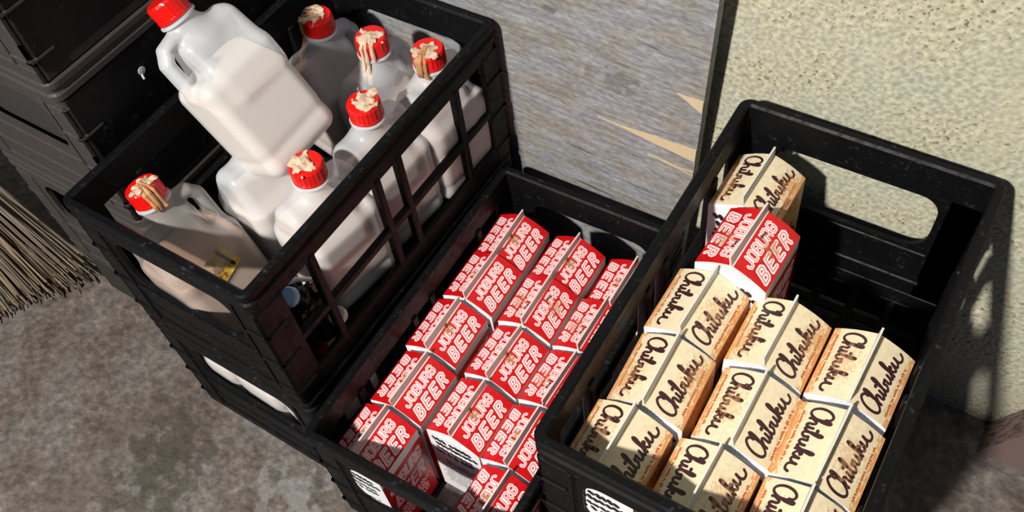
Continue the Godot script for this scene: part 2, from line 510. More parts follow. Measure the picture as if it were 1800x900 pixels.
	# --- black plastic with dust and scuffs
	for v in 2:
		var dust := noise(141 + v, 0.05, 5).get_seamless_image(512, 512).get_data()
		var scuff := noise(151 + v, 0.012, 4).get_seamless_image(512, 512).get_data()
		out = PackedByteArray(); out.resize(512 * 512 * 3)
		var ro := PackedByteArray(); ro.resize(512 * 512)
		for i in 512 * 512:
			var d := clampf((dust[i] / 255.0 - 0.60) * 3.0, 0.0, 1.0)
			var s := clampf((scuff[i] / 255.0 - 0.52) * 3.0, 0.0, 1.0)
			var k := d * s
			var base := Color(0.045, 0.049, 0.060) if v == 0 else Color(0.25, 0.235, 0.235)
			var c_ := base.lerp(Color(0.44, 0.44, 0.45), k * 0.6)
			out[i * 3] = int(c_.r * 255); out[i * 3 + 1] = int(c_.g * 255); out[i * 3 + 2] = int(c_.b * 255)
			ro[i] = int(clampf(0.46 + d * 0.3 + s * 0.15, 0, 1) * 255)
		m = std(Color.WHITE, 1.0, texture(Image.create_from_data(512, 512, false, Image.FORMAT_RGB8, out)))
		m.roughness_texture = texture(Image.create_from_data(512, 512, false, Image.FORMAT_L8, ro))
		m.metallic_specular = 0.28
		m.uv1_triplanar = true
		m.uv1_scale = Vector3.ONE * 4.0
		mat["black_plastic" if v == 0 else "dusty_plastic"] = m
	# --- jugs
	for v in 2:
		m = std(Color(0.92, 0.94, 0.97, 0.52) if v == 0 else Color(0.88, 0.87, 0.86, 0.30), 0.36)
		m.transparency = BaseMaterial3D.TRANSPARENCY_ALPHA
		m.backlight_enabled = true
		m.backlight = Color(0.6, 0.6, 0.6)
		mat["jug_plastic" if v == 0 else "thin_plastic"] = m
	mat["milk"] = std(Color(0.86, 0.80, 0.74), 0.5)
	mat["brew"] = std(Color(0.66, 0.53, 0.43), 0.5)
	for k in ["milk", "brew"]:
		mat[k].subsurf_scatter_enabled = true
		mat[k].subsurf_scatter_strength = 0.8
	mat["brew_dark"] = std(Color(0.62, 0.50, 0.42), 0.5)
	mat["red_cap"] = std(Color(0.86, 0.07, 0.045), 0.32)
	mat["froth"] = std(Color(0.88, 0.77, 0.67), 0.75, texture(blank(128, 128, Color(0.98, 0.97, 0.96), 0.4, 161)))
	mat["froth_brown"] = std(Color(0.74, 0.55, 0.38), 0.7, texture(blank(128, 128, Color(0.98, 0.97, 0.96), 0.5, 163)))
	for k in ["froth", "froth_brown"]:
		mat[k].uv1_triplanar = true
		mat[k].uv1_scale = Vector3.ONE * 14.0
	mat["sticker"] = std(Color.WHITE, 0.6, texture(sticker_image()))
	mat["straw"] = std(Color(0.52, 0.46, 0.38), 0.8)
	mat["straw_dark"] = std(Color(0.31, 0.255, 0.20), 0.85)
	mat["straw_grey"] = std(Color(0.44, 0.40, 0.36), 0.8)
	mat["wood_handle"] = std(Color(0.5, 0.38, 0.25), 0.7)
	mat["card"] = std(Color(0.36, 0.31, 0.22), 0.9, texture(blank(128, 128, Color(0.95, 0.95, 0.95), 0.4, 173)))
	mat["dark_card"] = std(Color(0.16, 0.15, 0.15), 0.9)
	mat["steel"] = std(Color(0.75, 0.76, 0.76), 0.4)
	mat["blue_plastic"] = std(Color(0.62, 0.76, 0.90), 0.4)
	mat["white_plastic"] = std(Color(0.88, 0.85, 0.80), 0.45)
	mat["black_bag"] = std(Color(0.10, 0.10, 0.10), 0.3)
	mat["brown_board"] = std(Color(0.46, 0.38, 0.37), 0.85, texture(blank(256, 256, Color(0.95, 0.94, 0.95), 0.7, 171)))

func floor_px(x: float, z: float) -> Vector2:
	return Vector2((x + 0.85) / 1.4, (z + 0.9) / 1.4) * 1024.0

func sticker_image() -> Image:
	var im := blank(96, 96, Color(0.80, 0.66, 0.25), 0.4, 165)
	stroke(im, PackedVector2Array([Vector2(12, 20), Vector2(84, 20)]), 5.0, Color(0.16, 0.12, 0.08))
	blotches(im, Color(0.42, 0.22, 0.12), Vector2(60, 62), Vector2(40, 36), 167, 0.8)
	return im

# ---------------------------------------------------------------- crates
func rim_mesh(w: float, d: float) -> ArrayMesh:
	var prof := [[-0.0135, -0.003], [-0.0105, 0.0], [-0.0025, 0.0], [0.0, -0.003], [0.0, -0.011], [-0.003, -0.014], [-0.003, -0.019], [0.0, -0.022], [0.0, -0.030], [-0.004, -0.034], [-0.004, -0.050], [-0.012, -0.050]]
	var r := 0.016
	var path: Array = []
	var cs := [[w - r, -r, 0.0], [r, -r, 90.0], [r, -d + r, 180.0], [w - r, -d + r, 270.0]]
	# corners run front-right, front-left, back-left, back-right with outward angles
	for c in cs:
		for k in 6:
			var a: float = deg_to_rad(c[2] + 90.0 * k / 5.0)
			path.append([Vector2(c[0], c[1]), Vector2(cos(a), sin(a)), r])
	var st := start()
	for i in path.size():
		var p: Array = path[i]
		var q: Array = path[(i + 1) % path.size()]
		for j in prof.size():
			var e: Array = prof[j]
			var f: Array = prof[(j + 1) % prof.size()]
			var v: Array[Vector3] = []
			for s in [[p, e], [q, e], [q, f], [p, f]]:
				var xz: Vector2 = s[0][0] + s[0][1] * (s[0][2] + s[1][0])
				v.append(Vector3(xz.x, s[1][1], xz.y))
			var n2: Vector2 = (p[1] + q[1]).normalized()
			var dv := Vector2(f[0] - e[0], f[1] - e[1])
			# profile runs clockwise (inner top -> outer -> down -> inner): outward normal is to its left
			var nrm := Vector2(-dv.y, dv.x)
			quad(st, v[0], v[1], v[2], v[3], Vector3(n2.x * nrm.x, nrm.y, n2.y * nrm.x))
	return st.commit()

func hole_outline(x0: float, x1: float, y0: float, y1: float, rt: float, rb: float) -> PackedVector2Array:
	# left half from the top middle round to the bottom middle
	var out := PackedVector2Array()
	var xm := (x0 + x1) * 0.5
	out.append(Vector2(xm, y1))
	for k in 7:
		var a := deg_to_rad(90.0 + 90.0 * k / 6.0)
		out.append(Vector2(x0 + rt + cos(a) * rt, y1 - rt + sin(a) * rt))
	for k in 7:
		var a := deg_to_rad(180.0 + 90.0 * k / 6.0)
		out.append(Vector2(x0 + rb + cos(a) * rb, y0 + rb + sin(a) * rb))
	out.append(Vector2(xm, y0))
	return out

func end_wall_mesh(w: float, h: float) -> ArrayMesh:
	# drawn with its outer face towards +z at z = -0.004
	var st := start()
	var x0 := 0.01; var x1 := w - 0.01; var yt := -0.046; var yb := -h + 0.004
	var half := hole_outline(0.058, w - 0.058, -0.158, -0.057, 0.026, 0.034)
	var xm := w * 0.5
	var left := PackedVector2Array([Vector2(xm, yt), Vector2(x0, yt), Vector2(x0, yb), Vector2(xm, yb)])
	for i in range(half.size() - 1, -1, -1): left.append(half[i])
	extrude(st, left, -0.012, -0.005)
	var right := PackedVector2Array()
	for p in left: right.append(Vector2(w - p.x, p.y))
	extrude(st, right, -0.012, -0.005)
	# lip below the opening, foot band, ribs beside the corners
	block(st, Vector3(0.05, -0.172, -0.0135), Vector3(w - 0.05, -0.163, -0.0015), 0.002)
	block(st, Vector3(0.006, -h, -0.013), Vector3(w - 0.006, -h + 0.022, -0.002), 0.002)
	block(st, Vector3(0.045, -0.225, -0.020), Vector3(w - 0.045, -0.217, -0.003), 0.002)
	for x in [0.045, w - 0.045]:
		block(st, Vector3(x - 0.003, -h + 0.01, -0.010), Vector3(x + 0.003, -0.045, -0.001), 0.001)
	return st.commit()

func corner_mesh(h: float) -> ArrayMesh:
	# L-shaped post at the front left corner
	var st := start()
	block(st, Vector3(0.003, -h, -0.044), Vector3(0.012, -0.045, -0.003), 0.003)
	block(st, Vector3(0.003, -h, -0.012), Vector3(0.052, -0.045, -0.003), 0.003)
	for y in [-0.098, -0.168, -0.240]:
		block(st, Vector3(0.0005, y - 0.003, -0.040), Vector3(0.010, y + 0.003, -0.0005), 0.0015)
		block(st, Vector3(0.0005, y - 0.003, -0.010), Vector3(0.040, y + 0.003, -0.0005), 0.0015)
	return st.commit()

func make_crate(label: String, at: Vector3, yaw: float, m: Material, depth := CRATE_D) -> Node3D:
	var w := CRATE_W
	var h := CRATE_H
	var d := depth
	var t := thing("plastic_crate", label, "crate", Transform3D(Basis(Vector3.UP, yaw), lift(at)), "black plastic crates")
	var key := "crate_%d" % int(d * 1000)
	if not meshes.has(key):
		var s := {}
		s.rim = rim_mesh(w, d)
		s.end = end_wall_mesh(w, h)
		s.corner = corner_mesh(h)
		var st := start()
		block(st, Vector3(-0.007, -h + 0.01, -0.006), Vector3(0.007, -0.045, 0.006), 0.002)
		s.post = st.commit()
		st = start()
		block(st, Vector3(0.003, -0.008, -d + 0.03), Vector3(0.014, 0.008, -0.03), 0.003)
		s.bar = st.commit()
		st = start()
		block(st, Vector3(0.003, -h, -d + 0.01), Vector3(0.012, -h + 0.045, -0.01), 0.003)
		s.foot = st.commit()
		st = start()
		for k in 7: block(st, Vector3(0.012 + (w - 0.036) * k / 6.0, -h, -d + 0.012), Vector3(0.024 + (w - 0.036) * k / 6.0, -h + 0.008, -0.012), 0.001)
		for k in 11: block(st, Vector3(0.012, -h + 0.001, -0.024 - (d - 0.036) * k / 10.0), Vector3(w - 0.012, -h + 0.0085, -0.012 - (d - 0.036) * k / 10.0), 0.001)
		s.base = st.commit()
		meshes[key] = s
	var s: Dictionary = meshes[key]
	part("rim", s.rim, m, t)
	part("end_wall", s.end, m, t)
	part("end_wall", s.end, m, t, Transform3D(Basis(Vector3.UP, PI), Vector3(w, 0, -d)))
	part("corner_post", s.corner, m, t)
	part("corner_post", s.corner, m, t, Transform3D(Basis(Vector3.UP, PI / 2), Vector3(w, 0, 0)))
	part("corner_post", s.corner, m, t, Transform3D(Basis(Vector3.UP, PI), Vector3(w, 0, -d)))
	part("corner_post", s.corner, m, t, Transform3D(Basis(Vector3.UP, -PI / 2), Vector3(0, 0, -d)))
	for side in 2:
		for o in [-0.165, -0.024, 0.024, 0.165]:
			part("side_post", s.post, m, t, Transform3D(Basis.IDENTITY, Vector3(0.009 if side == 0 else w - 0.009, 0, -d * 0.5 + o)))
		var flip := Transform3D.IDENTITY if side == 0 else Transform3D(Basis(Vector3.UP, PI), Vector3(w, 0, -d))
		part("side_rail", s.bar, m, t, flip * Transform3D(Basis.IDENTITY, Vector3(0, -0.156, 0)))
		part("side_foot", s.foot, m, t, flip)
	part("base_grid", s.base, m, t)
	return t

# ---------------------------------------------------------------- cartons
const CX := 0.0457      # half width
const CW := 0.0475      # half depth
const EAVE := 0.1975
const RISE := 0.023
const FIN := 0.0145

func make_carton_meshes() -> void:
	var ridge := EAVE + RISE
	# roof panel on the +x side: text runs from the front (+z) to the back
	var st := start()
	var th := 0.0012
	var n := Vector3(RISE, CX, 0).normalized()
	var a := Vector3(0.001, ridge, CW); var b := Vector3(0.001, ridge, -CW); var c := Vector3(CX, EAVE, -CW); var d := Vector3(CX, EAVE, CW)
	# slightly bowed panel: four strips
	var rows := 4
	var bow := 0.0022
	for k in rows:
		var t0 := float(k) / rows; var t1 := float(k + 1) / rows
		var o0 := n * sin(t0 * PI) * bow; var o1 := n * sin(t1 * PI) * bow
		quad(st, a.lerp(d, t0) + o0, b.lerp(c, t0) + o0, b.lerp(c, t1) + o1, a.lerp(d, t1) + o1, n, Vector2(0, t0), Vector2(1, t0), Vector2(1, t1), Vector2(0, t1))
		quad(st, a.lerp(d, t0) + o0 - n * th, b.lerp(c, t0) + o0 - n * th, b.lerp(c, t1) + o1 - n * th, a.lerp(d, t1) + o1 - n * th, -n, Vector2(0, 0), Vector2(1, 0), Vector2(1, 0.01), Vector2(0, 0.01))
		for e in [[a, d], [b, c]]:
			quad(st, e[0].lerp(e[1], t0) + o0, e[0].lerp(e[1], t1) + o1, e[0].lerp(e[1], t1) + o1 - n * th, e[0].lerp(e[1], t0) + o0 - n * th, Vector3(0, 0, e[0].z), Vector2(0, 0), Vector2(1, 0), Vector2(1, 0.01), Vector2(0, 0.01))
	meshes.roof = st.commit()
	# folded-in gable end at +z
	st = start()
	var p := Vector3(0, ridge - 0.004, CW - 0.010)
	var l := Vector3(-CX, EAVE, CW); var r := Vector3(CX, EAVE, CW); var top := Vector3(0, ridge - 0.002, CW)
	tri(st, l, r, p, Vector3(0, 0.5, 1), Vector2(0, 1), Vector2(1, 1), Vector2(0.5, 0))
	tri(st, l, p, top, Vector3(1, -0.5, 0.3), Vector2(0, 0.05), Vector2(0.2, 0.05), Vector2(0.2, 0.1))
	tri(st, r, p, top, Vector3(-1, -0.5, 0.3), Vector2(0, 0.05), Vector2(0.2, 0.05), Vector2(0.2, 0.1))
	meshes.fold = st.commit()
	# sealed seam along the ridge, folded over a little more at one end than at the other
	var leans := [[0.22, 0.05], [0.12, 0.0], [0.0, -0.10]]
	for v in leans.size():
		st = start()
		var segs := 6
		for k in segs:
			var z0 := CW - 2.0 * CW * k / segs; var z1 := CW - 2.0 * CW * (k + 1) / segs
			var a0 := lerpf(leans[v][0], leans[v][1], float(k) / segs); var a1 := lerpf(leans[v][0], leans[v][1], float(k + 1) / segs)
			var h := Vector3(0.0012, 0, 0)
			var b0 := Vector3(0, ridge - 0.003, z0); var b1 := Vector3(0, ridge - 0.003, z1)
			var t0 := Vector3(-sin(a0) * FIN, ridge + cos(a0) * FIN, z0); var t1 := Vector3(-sin(a1) * FIN, ridge + cos(a1) * FIN, z1)
			quad(st, b0 + h, b1 + h, t1 + h, t0 + h, Vector3.RIGHT)
			quad(st, b0 - h, b1 - h, t1 - h, t0 - h, Vector3.LEFT)
			quad(st, t0 - h, t0 + h, t1 + h, t1 - h, Vector3.UP)
			if k == 0: quad(st, b0 - h, b0 + h, t0 + h, t0 - h, Vector3.BACK)
			if k == segs - 1: quad(st, b1 - h, b1 + h, t1 + h, t1 - h, Vector3.FORWARD)
		meshes["fin_%d" % v] = st.commit()
	# side wall (+x) and end wall (+z) of the body, gently bulged
	for which in 2:
		st = start()
		var rows2 := 5
		for k in rows2:
			for j in 4:
				var q: Array[Vector3] = []
				var uv: Array[Vector2] = []
				for e in [[j, k], [j + 1, k], [j + 1, k + 1], [j, k + 1]]:
					var u: float = e[0] / 4.0
					var v: float = e[1] / float(rows2)
					var out := (CX if which == 0 else CW) + 0.0022 * sin(u * PI) * sin(v * PI)
					var along: float = (CW if which == 0 else CX) * (1.0 - 2.0 * u)
					q.append(Vector3(out, EAVE * (1.0 - v), along) if which == 0 else Vector3(-along, EAVE * (1.0 - v), out))
					uv.append(Vector2(u, v))
				quad(st, q[0], q[1], q[2], q[3], Vector3(1, 0, 0) if which == 0 else Vector3(0, 0, 1), uv[0], uv[1], uv[2], uv[3])
		meshes["side" if which == 0 else "end"] = st.commit()
	st = start()
	quad(st, Vector3(-CX, 0, -CW), Vector3(CX, 0, -CW), Vector3(CX, 0, CW), Vector3(-CX, 0, CW), Vector3.DOWN)
	meshes.bottom = st.commit()

func make_carton(kind: String, variant: int, label: String, group: String, xf: Transform3D, lean := 0) -> Node3D:
	var t := thing("red_beer_carton" if kind == "red" else "cream_beer_carton", label, "carton", xf, group)
	var half := Transform3D(Basis(Vector3.UP, PI), Vector3.ZERO)
	for k in 2:
		var x := Transform3D.IDENTITY if k == 0 else half
		var v := variant if k == 0 else (variant * 2 + 1) % 3
		part("roof_panel", meshes.roof, mat["%s_roof_%d" % [kind, v]], t, x)
		part("side_panel", meshes.side, mat["%s_side" % kind], t, x)
		part("end_panel", meshes.end, mat.red_end, t, x)
		part("gable_fold", meshes.fold, mat.fold, t, x)
	part("top_seam", meshes["fin_%d" % lean], mat.seam_red if kind == "red" else mat.seam, t)
	part("bottom", meshes.bottom, mat.fold, t)
	return t

# ---------------------------------------------------------------- jugs
const JUG_TOP := 0.262

func smin(a: float, b: float, k: float) -> float:
	var h := maxf(k - absf(a - b), 0.0) / k
	return minf(a, b) - h * h * k * 0.25

func taper(p: Vector3, a: Vector3, b: Vector3, ra: float, rb: float) -> float:
	var ab := b - a
	var t := clampf((p - a).dot(ab) / ab.length_squared(), 0.0, 1.0)
	return p.distance_to(a + ab * t) - lerpf(ra, rb, t)

func jug_field(p: Vector3) -> float:
	var q := Vector3(absf(p.x), absf(p.y - 0.081), absf(p.z)) - Vector3(0.049, 0.081, 0.064) + Vector3.ONE * 0.019
	var body := Vector3(maxf(q.x, 0), maxf(q.y, 0), maxf(q.z, 0)).length() + minf(maxf(q.x, maxf(q.y, q.z)), 0.0) - 0.019
	# shallow waist near the foot
	body += 0.0016 * exp(-pow((p.y - 0.036) / 0.008, 2.0))
	# shoulder: full length away from the handle, roofed in towards the neck across the width
	var hx := lerpf(0.0485, 0.019, clampf((p.y - 0.150) / 0.072, 0.0, 1.0))
	var q2 := Vector3(absf(p.x) - hx, absf(p.y - 0.160) - 0.053, absf(p.z - 0.0145) - 0.0485) + Vector3.ONE * 0.017
	var sh := (Vector3(maxf(q2.x, 0), maxf(q2.y, 0), maxf(q2.z, 0)).length() + minf(maxf(q2.x, maxf(q2.y, q2.z)), 0.0) - 0.017) * 0.9
	var d := smin(body, sh, 0.012)
	d = smin(d, taper(p, Vector3(0, 0.195, 0.004), Vector3(0, 0.236, 0.0), 0.030, 0.0185), 0.014)
	var hp := Vector3(p.x * 0.66, p.y, p.z)
	var hd := taper(hp, Vector3(0, 0.220, -0.004), Vector3(0, 0.214, -0.043), 0.0105, 0.010)
	hd = minf(hd, taper(hp, Vector3(0, 0.214, -0.043), Vector3(0, 0.200, -0.0535), 0.0095, 0.0095))
	hd = minf(hd, taper(hp, Vector3(0, 0.200, -0.0535), Vector3(0, 0.150, -0.0535), 0.0095, 0.0105))
	d = smin(d, hd, 0.005)
	var nk := maxf(Vector2(p.x, p.z).length() - 0.0195, absf(p.y - 0.232) - 0.016)
	return smin(d, nk, 0.004)

func lump_mesh(seed_: int, size: Vector3, rough: float, cells := 14) -> ArrayMesh:
	var n := noise(seed_, 60.0, 3)
	var f := func(p: Vector3) -> float:
		return (p / size).length() * size.y - size.y + n.get_noise_3d(p.x, p.y, p.z) * rough
	var e := size * 1.5 + Vector3.ONE * 0.004
	return nets(f, -e, e, 2.0 * e.x / cells / 1.4)

func make_jug_meshes() -> void:
	var lo := Vector3(-0.056, -0.006, -0.072)
	var hi := Vector3(0.056, 0.254, 0.072)
	meshes.jug = nets(jug_field, lo, hi, 0.0034)
	var levels := {"milk_high": [Vector3(0, 1, 0), 0.176], "milk_mid": [Vector3(0, 1, 0), 0.152], "milk_lean": [Vector3(0.33, 0.94, 0.0), 0.135], "milk_tilt": [Vector3(-0.464, 0.881, 0.094), 0.124]}
	for k in levels:
		var n: Vector3 = levels[k][0]
		var l: float = levels[k][1]
		var f := func(p: Vector3) -> float: return maxf(jug_field(p) + 0.0022, n.dot(p) - l)
		meshes[k] = nets(f, lo, hi, 0.0042)
	var st := start()
	lathe(st, PackedVector2Array([Vector2(0.0215, 0.236), Vector2(0.0245, 0.2365), Vector2(0.0245, 0.240), Vector2(0.0238, 0.2405), Vector2(0.0238, 0.2585), Vector2(0.022, JUG_TOP), Vector2(0.0, JUG_TOP + 0.0005)]), 48, 0.0005, 3, 4)
	meshes.cap = st.commit()
	st = start()
	lathe(st, PackedVector2Array([Vector2(0.0196, 0.230), Vector2(0.026, 0.231), Vector2(0.026, 0.2335), Vector2(0.0196, 0.235)]), 40)
	meshes.collar = st.commit()
	for k in 3: meshes["froth_%d" % k] = lump_mesh(201 + k, Vector3(0.0195, 0.003, 0.016), 0.0028, 24)
	# dried drips running over the cap and down the shoulder
	for k in 3:
		var rng := RandomNumberGenerator.new()
		rng.seed = 300 + k
		st = start()
		for s in 3:
			var ang := (s - 1) * 0.28 + rng.randf_range(-0.1, 0.1)
			var dir := Vector3(sin(ang), 0, cos(ang))
			var pts := PackedVector3Array(); var rad := PackedFloat32Array()
			var run := rng.randf_range(0.35, 1.0)
			for q in [[0.004, 0.2645], [0.019, 0.2640], [0.0255, 0.256], [0.0258, 0.246], [0.0262, 0.236], [0.0255, 0.228], [0.029, 0.214], [0.036, 0.199], [0.0425, 0.185]]:
				if pts.size() > 2 + 7.0 * run: break
				pts.append(dir * q[0] + Vector3(0, q[1], 0) + Vector3(rng.randf_range(-0.001, 0.001), 0, 0))
				rad.append(rng.randf_range(0.0022, 0.0042))
			tube(st, pts, rad, 7)
		meshes["drip_%d" % k] = st.commit()

func make_jug(label: String, at: Vector3, basis_: Basis, milk: String, froth: int, turn: float, drip := true, brew := "brew") -> Node3D:
	var t := thing("milky_jug", label, "jug", Transform3D(basis_, lift(at)), "plastic jugs with red caps")
	part("jug_body", meshes.jug, mat.thin_plastic if brew == "brew_dark" else mat.jug_plastic, t)
	part("contents", meshes[milk], mat[brew], t)
	var c := part("screw_cap", meshes.cap, mat.red_cap, t)
	part("cap_collar", meshes.collar, mat.jug_plastic, t)
	if froth >= 0:
		var rot := Basis(Vector3.UP, turn)
		part("dried_froth", meshes["froth_%d" % froth], mat.froth, c, Transform3D(rot, Vector3(0, JUG_TOP + 0.001, 0) + rot * Vector3(0, 0, 0.005)))
		if drip: part("dried_drip", meshes["drip_%d" % froth], mat.froth_brown if froth != 1 else mat.froth, t, Transform3D(rot, Vector3.ZERO))
	return t

# up direction and the direction its handle points to
func jug_basis(up: Vector3, handle: Vector3) -> Basis:
	var y := up.normalized()
	var z := -(handle - y * handle.dot(y)).normalized()
	return Basis(y.cross(z), y, z)

# ================================================================ scene
func _ready() -> void:
	# --- camera
	var cam := Camera3D.new()
	cam.name = "camera"
	add_child(cam)
	cam.transform = Transform3D(Basis(Vector3(0.8437, -0.0915, -0.5290), Vector3(-0.3839, 0.5859, -0.7136), Vector3(0.3753, 0.8052, 0.4592)).orthonormalized(), lift(Vector3(0.9836, 0.8805, 0.2966)))
	cam.fov = rad_to_deg(2.0 * atan(450.0 / 1640.17))
	cam.near = 0.05
	cam.current = true
	# --- sky and exposure
	var env := Environment.new()
	env.background_mode = Environment.BG_SKY
	var sky := Sky.new()
	var sm := ProceduralSkyMaterial.new()
	sm.sky_top_color = Color(0.55, 0.66, 0.82)
	sm.sky_horizon_color = Color(0.74, 0.78, 0.82)
	sm.ground_bottom_color = Color(0.36, 0.33, 0.30)
	sm.ground_horizon_color = Color(0.45, 0.42, 0.39)
	sm.sun_angle_max = 0.0
	sm.energy_multiplier = 0.17
	sky.sky_material = sm
	env.sky = sky
	env.tonemap_mode = Environment.TONE_MAPPER_LINEAR
	env.tonemap_exposure = 1.0
	env.ssao_enabled = true
	env.ssil_enabled = true
	env.sdfgi_enabled = true
	var we := WorldEnvironment.new()
	we.name = "world_environment"
	we.environment = env
	add_child(we)
	# --- one strong lamp high up in front, a little right of the jug crate: shadows fan out from it
	var beam := SpotLight3D.new()
	beam.name = "floodlight_beam"
	add_child(beam)
	beam.look_at_from_position(LAMP, Vector3(0.55, 0.3, -0.25), Vector3.UP)
	beam.light_color = Color(1.0, 0.975, 0.93)
	beam.light_energy = 25.0
	beam.light_size = 0.09
	beam.spot_angle = 38.0
	beam.spot_range = 12.0
	beam.spot_attenuation = 2.0
	beam.shadow_enabled = true

	make_surface_materials()
	make_red_prints()
	make_cream_prints()
	make_carton_meshes()
	make_jug_meshes()
	build_setting()
	build_crates()
	build_cartons()
	build_jugs()
	build_small_things()
	build_floodlight()

func slab(lo: Vector3, hi: Vector3, face: int, scale: float, origin: Vector2) -> ArrayMesh:
	# box with planar UVs; face 1 = floor (uv from x, z), 2 = wall (uv from x, y)
	var st := start()
	var c := [Vector3(lo.x, lo.y, lo.z), Vector3(hi.x, lo.y, lo.z), Vector3(hi.x, hi.y, lo.z), Vector3(lo.x, hi.y, lo.z), Vector3(lo.x, lo.y, hi.z), Vector3(hi.x, lo.y, hi.z), Vector3(hi.x, hi.y, hi.z), Vector3(lo.x, hi.y, hi.z)]
	for f in [[0, 1, 2, 3, Vector3.FORWARD], [4, 5, 6, 7, Vector3.BACK], [0, 4, 7, 3, Vector3.LEFT], [1, 5, 6, 2, Vector3.RIGHT], [3, 2, 6, 7, Vector3.UP], [0, 1, 5, 4, Vector3.DOWN]]:
		var uv: Array[Vector2] = []
		for k in 4:
			var p: Vector3 = c[f[k]]
			uv.append((Vector2(p.x, p.z) - origin) / scale if face == 1 else (Vector2(p.x, -p.y) - origin) / scale)
		quad(st, c[f[0]], c[f[1]], c[f[2]], c[f[3]], f[4], uv[0], uv[1], uv[2], uv[3])
	st.generate_tangents()
	return st.commit()

func build_setting() -> void:
	var fl := part("floor", slab(Vector3(-3, -0.1, -1.2), Vector3(3, 0, 3), 1, 1.4, Vector2(-0.85, -0.9)), mat.concrete, self)
	tag(fl, "worn brown grey concrete floor with damp stains", "floor", "", "structure")
	var wl := part("wall_back", slab(Vector3(-3, 0, WALL_Z - 0.12), Vector3(3, 2.4, WALL_Z), 2, 1.0, Vector2(0.45, -0.9)), mat.plaster, self)
	tag(wl, "rough cream plaster wall with pits and trowel marks", "wall", "", "structure")
	# weathered board standing against the wall behind the crates
	# stands on its lower right corner, a degree or two out of plumb
	var pivot := Vector3(0.629, 0.0, -0.5745)
	var lean := Basis(Vector3.BACK, deg_to_rad(-2.6)) * Basis(Vector3.RIGHT, deg_to_rad(1.6))
	var bd := thing("weathered_board", "weathered grey plywood board with splintered right edge against the plaster wall", "board", Transform3D(lean, pivot))
	part("board_panel", slab(Vector3(-0.95, 0.0, -0.018), Vector3(0.0, 1.25, 0.0), 2, 1.0, Vector2(-0.65, -0.86)), mat.board, bd)
	# raw splinters torn along the right edge: y at the edge, length, width, drop per length
	var rng := RandomNumberGenerator.new()
	rng.seed = 77
	for s in [[0.414, 0.160, 0.026, 0.0], [0.516, 0.040, 0.022, 0.25], [0.372, 0.075, 0.006, 0.05]]:
		var st := start()
		var poly := PackedVector2Array()
		var y: float = s[0]
		var l: float = s[1]
		poly.append(Vector2(-l, y + l * s[3]))
		for k in 5: poly.append(Vector2(-l * (0.8 - 0.2 * k), y + l * (0.8 - 0.2 * k) * s[3] + s[2] * (0.04 + 0.12 * k) + rng.randf_range(-0.0012, 0.0012)))
		for k in 5: poly.append(Vector2(-l * 0.2 * k, y + l * 0.2 * k * s[3] - s[2] * (0.5 - 0.11 * k) + rng.randf_range(-0.0012, 0.0012)))
		extrude(st, poly, -0.002, 0.0022)
		part("splinter", st.commit(), mat.raw_wood, bd)
	# brown board at the foot of the wall on the right
	var st := start()
	var poly := PackedVector2Array([Vector2(1.168, 0), Vector2(1.7, 0), Vector2(1.7, 0.40), Vector2(1.32, 0.36), Vector2(1.225, 0.15)])
	extrude(st, poly, -0.055, 0.0)
	single("brown_slab", st.commit(), mat.brown_board, "dull brown slab standing on the floor at the foot of the plaster wall", "slab", Transform3D(Basis.IDENTITY, Vector3(0, 0.0, WALL_Z + 0.058)))

const MID := Vector3(0.3446, -0.2770, 0.0334)
const RGT := Vector3(0.7104, 0.0, -0.0176)
const MID_YAW := 0.0254
const RGT_YAW := 0.0135

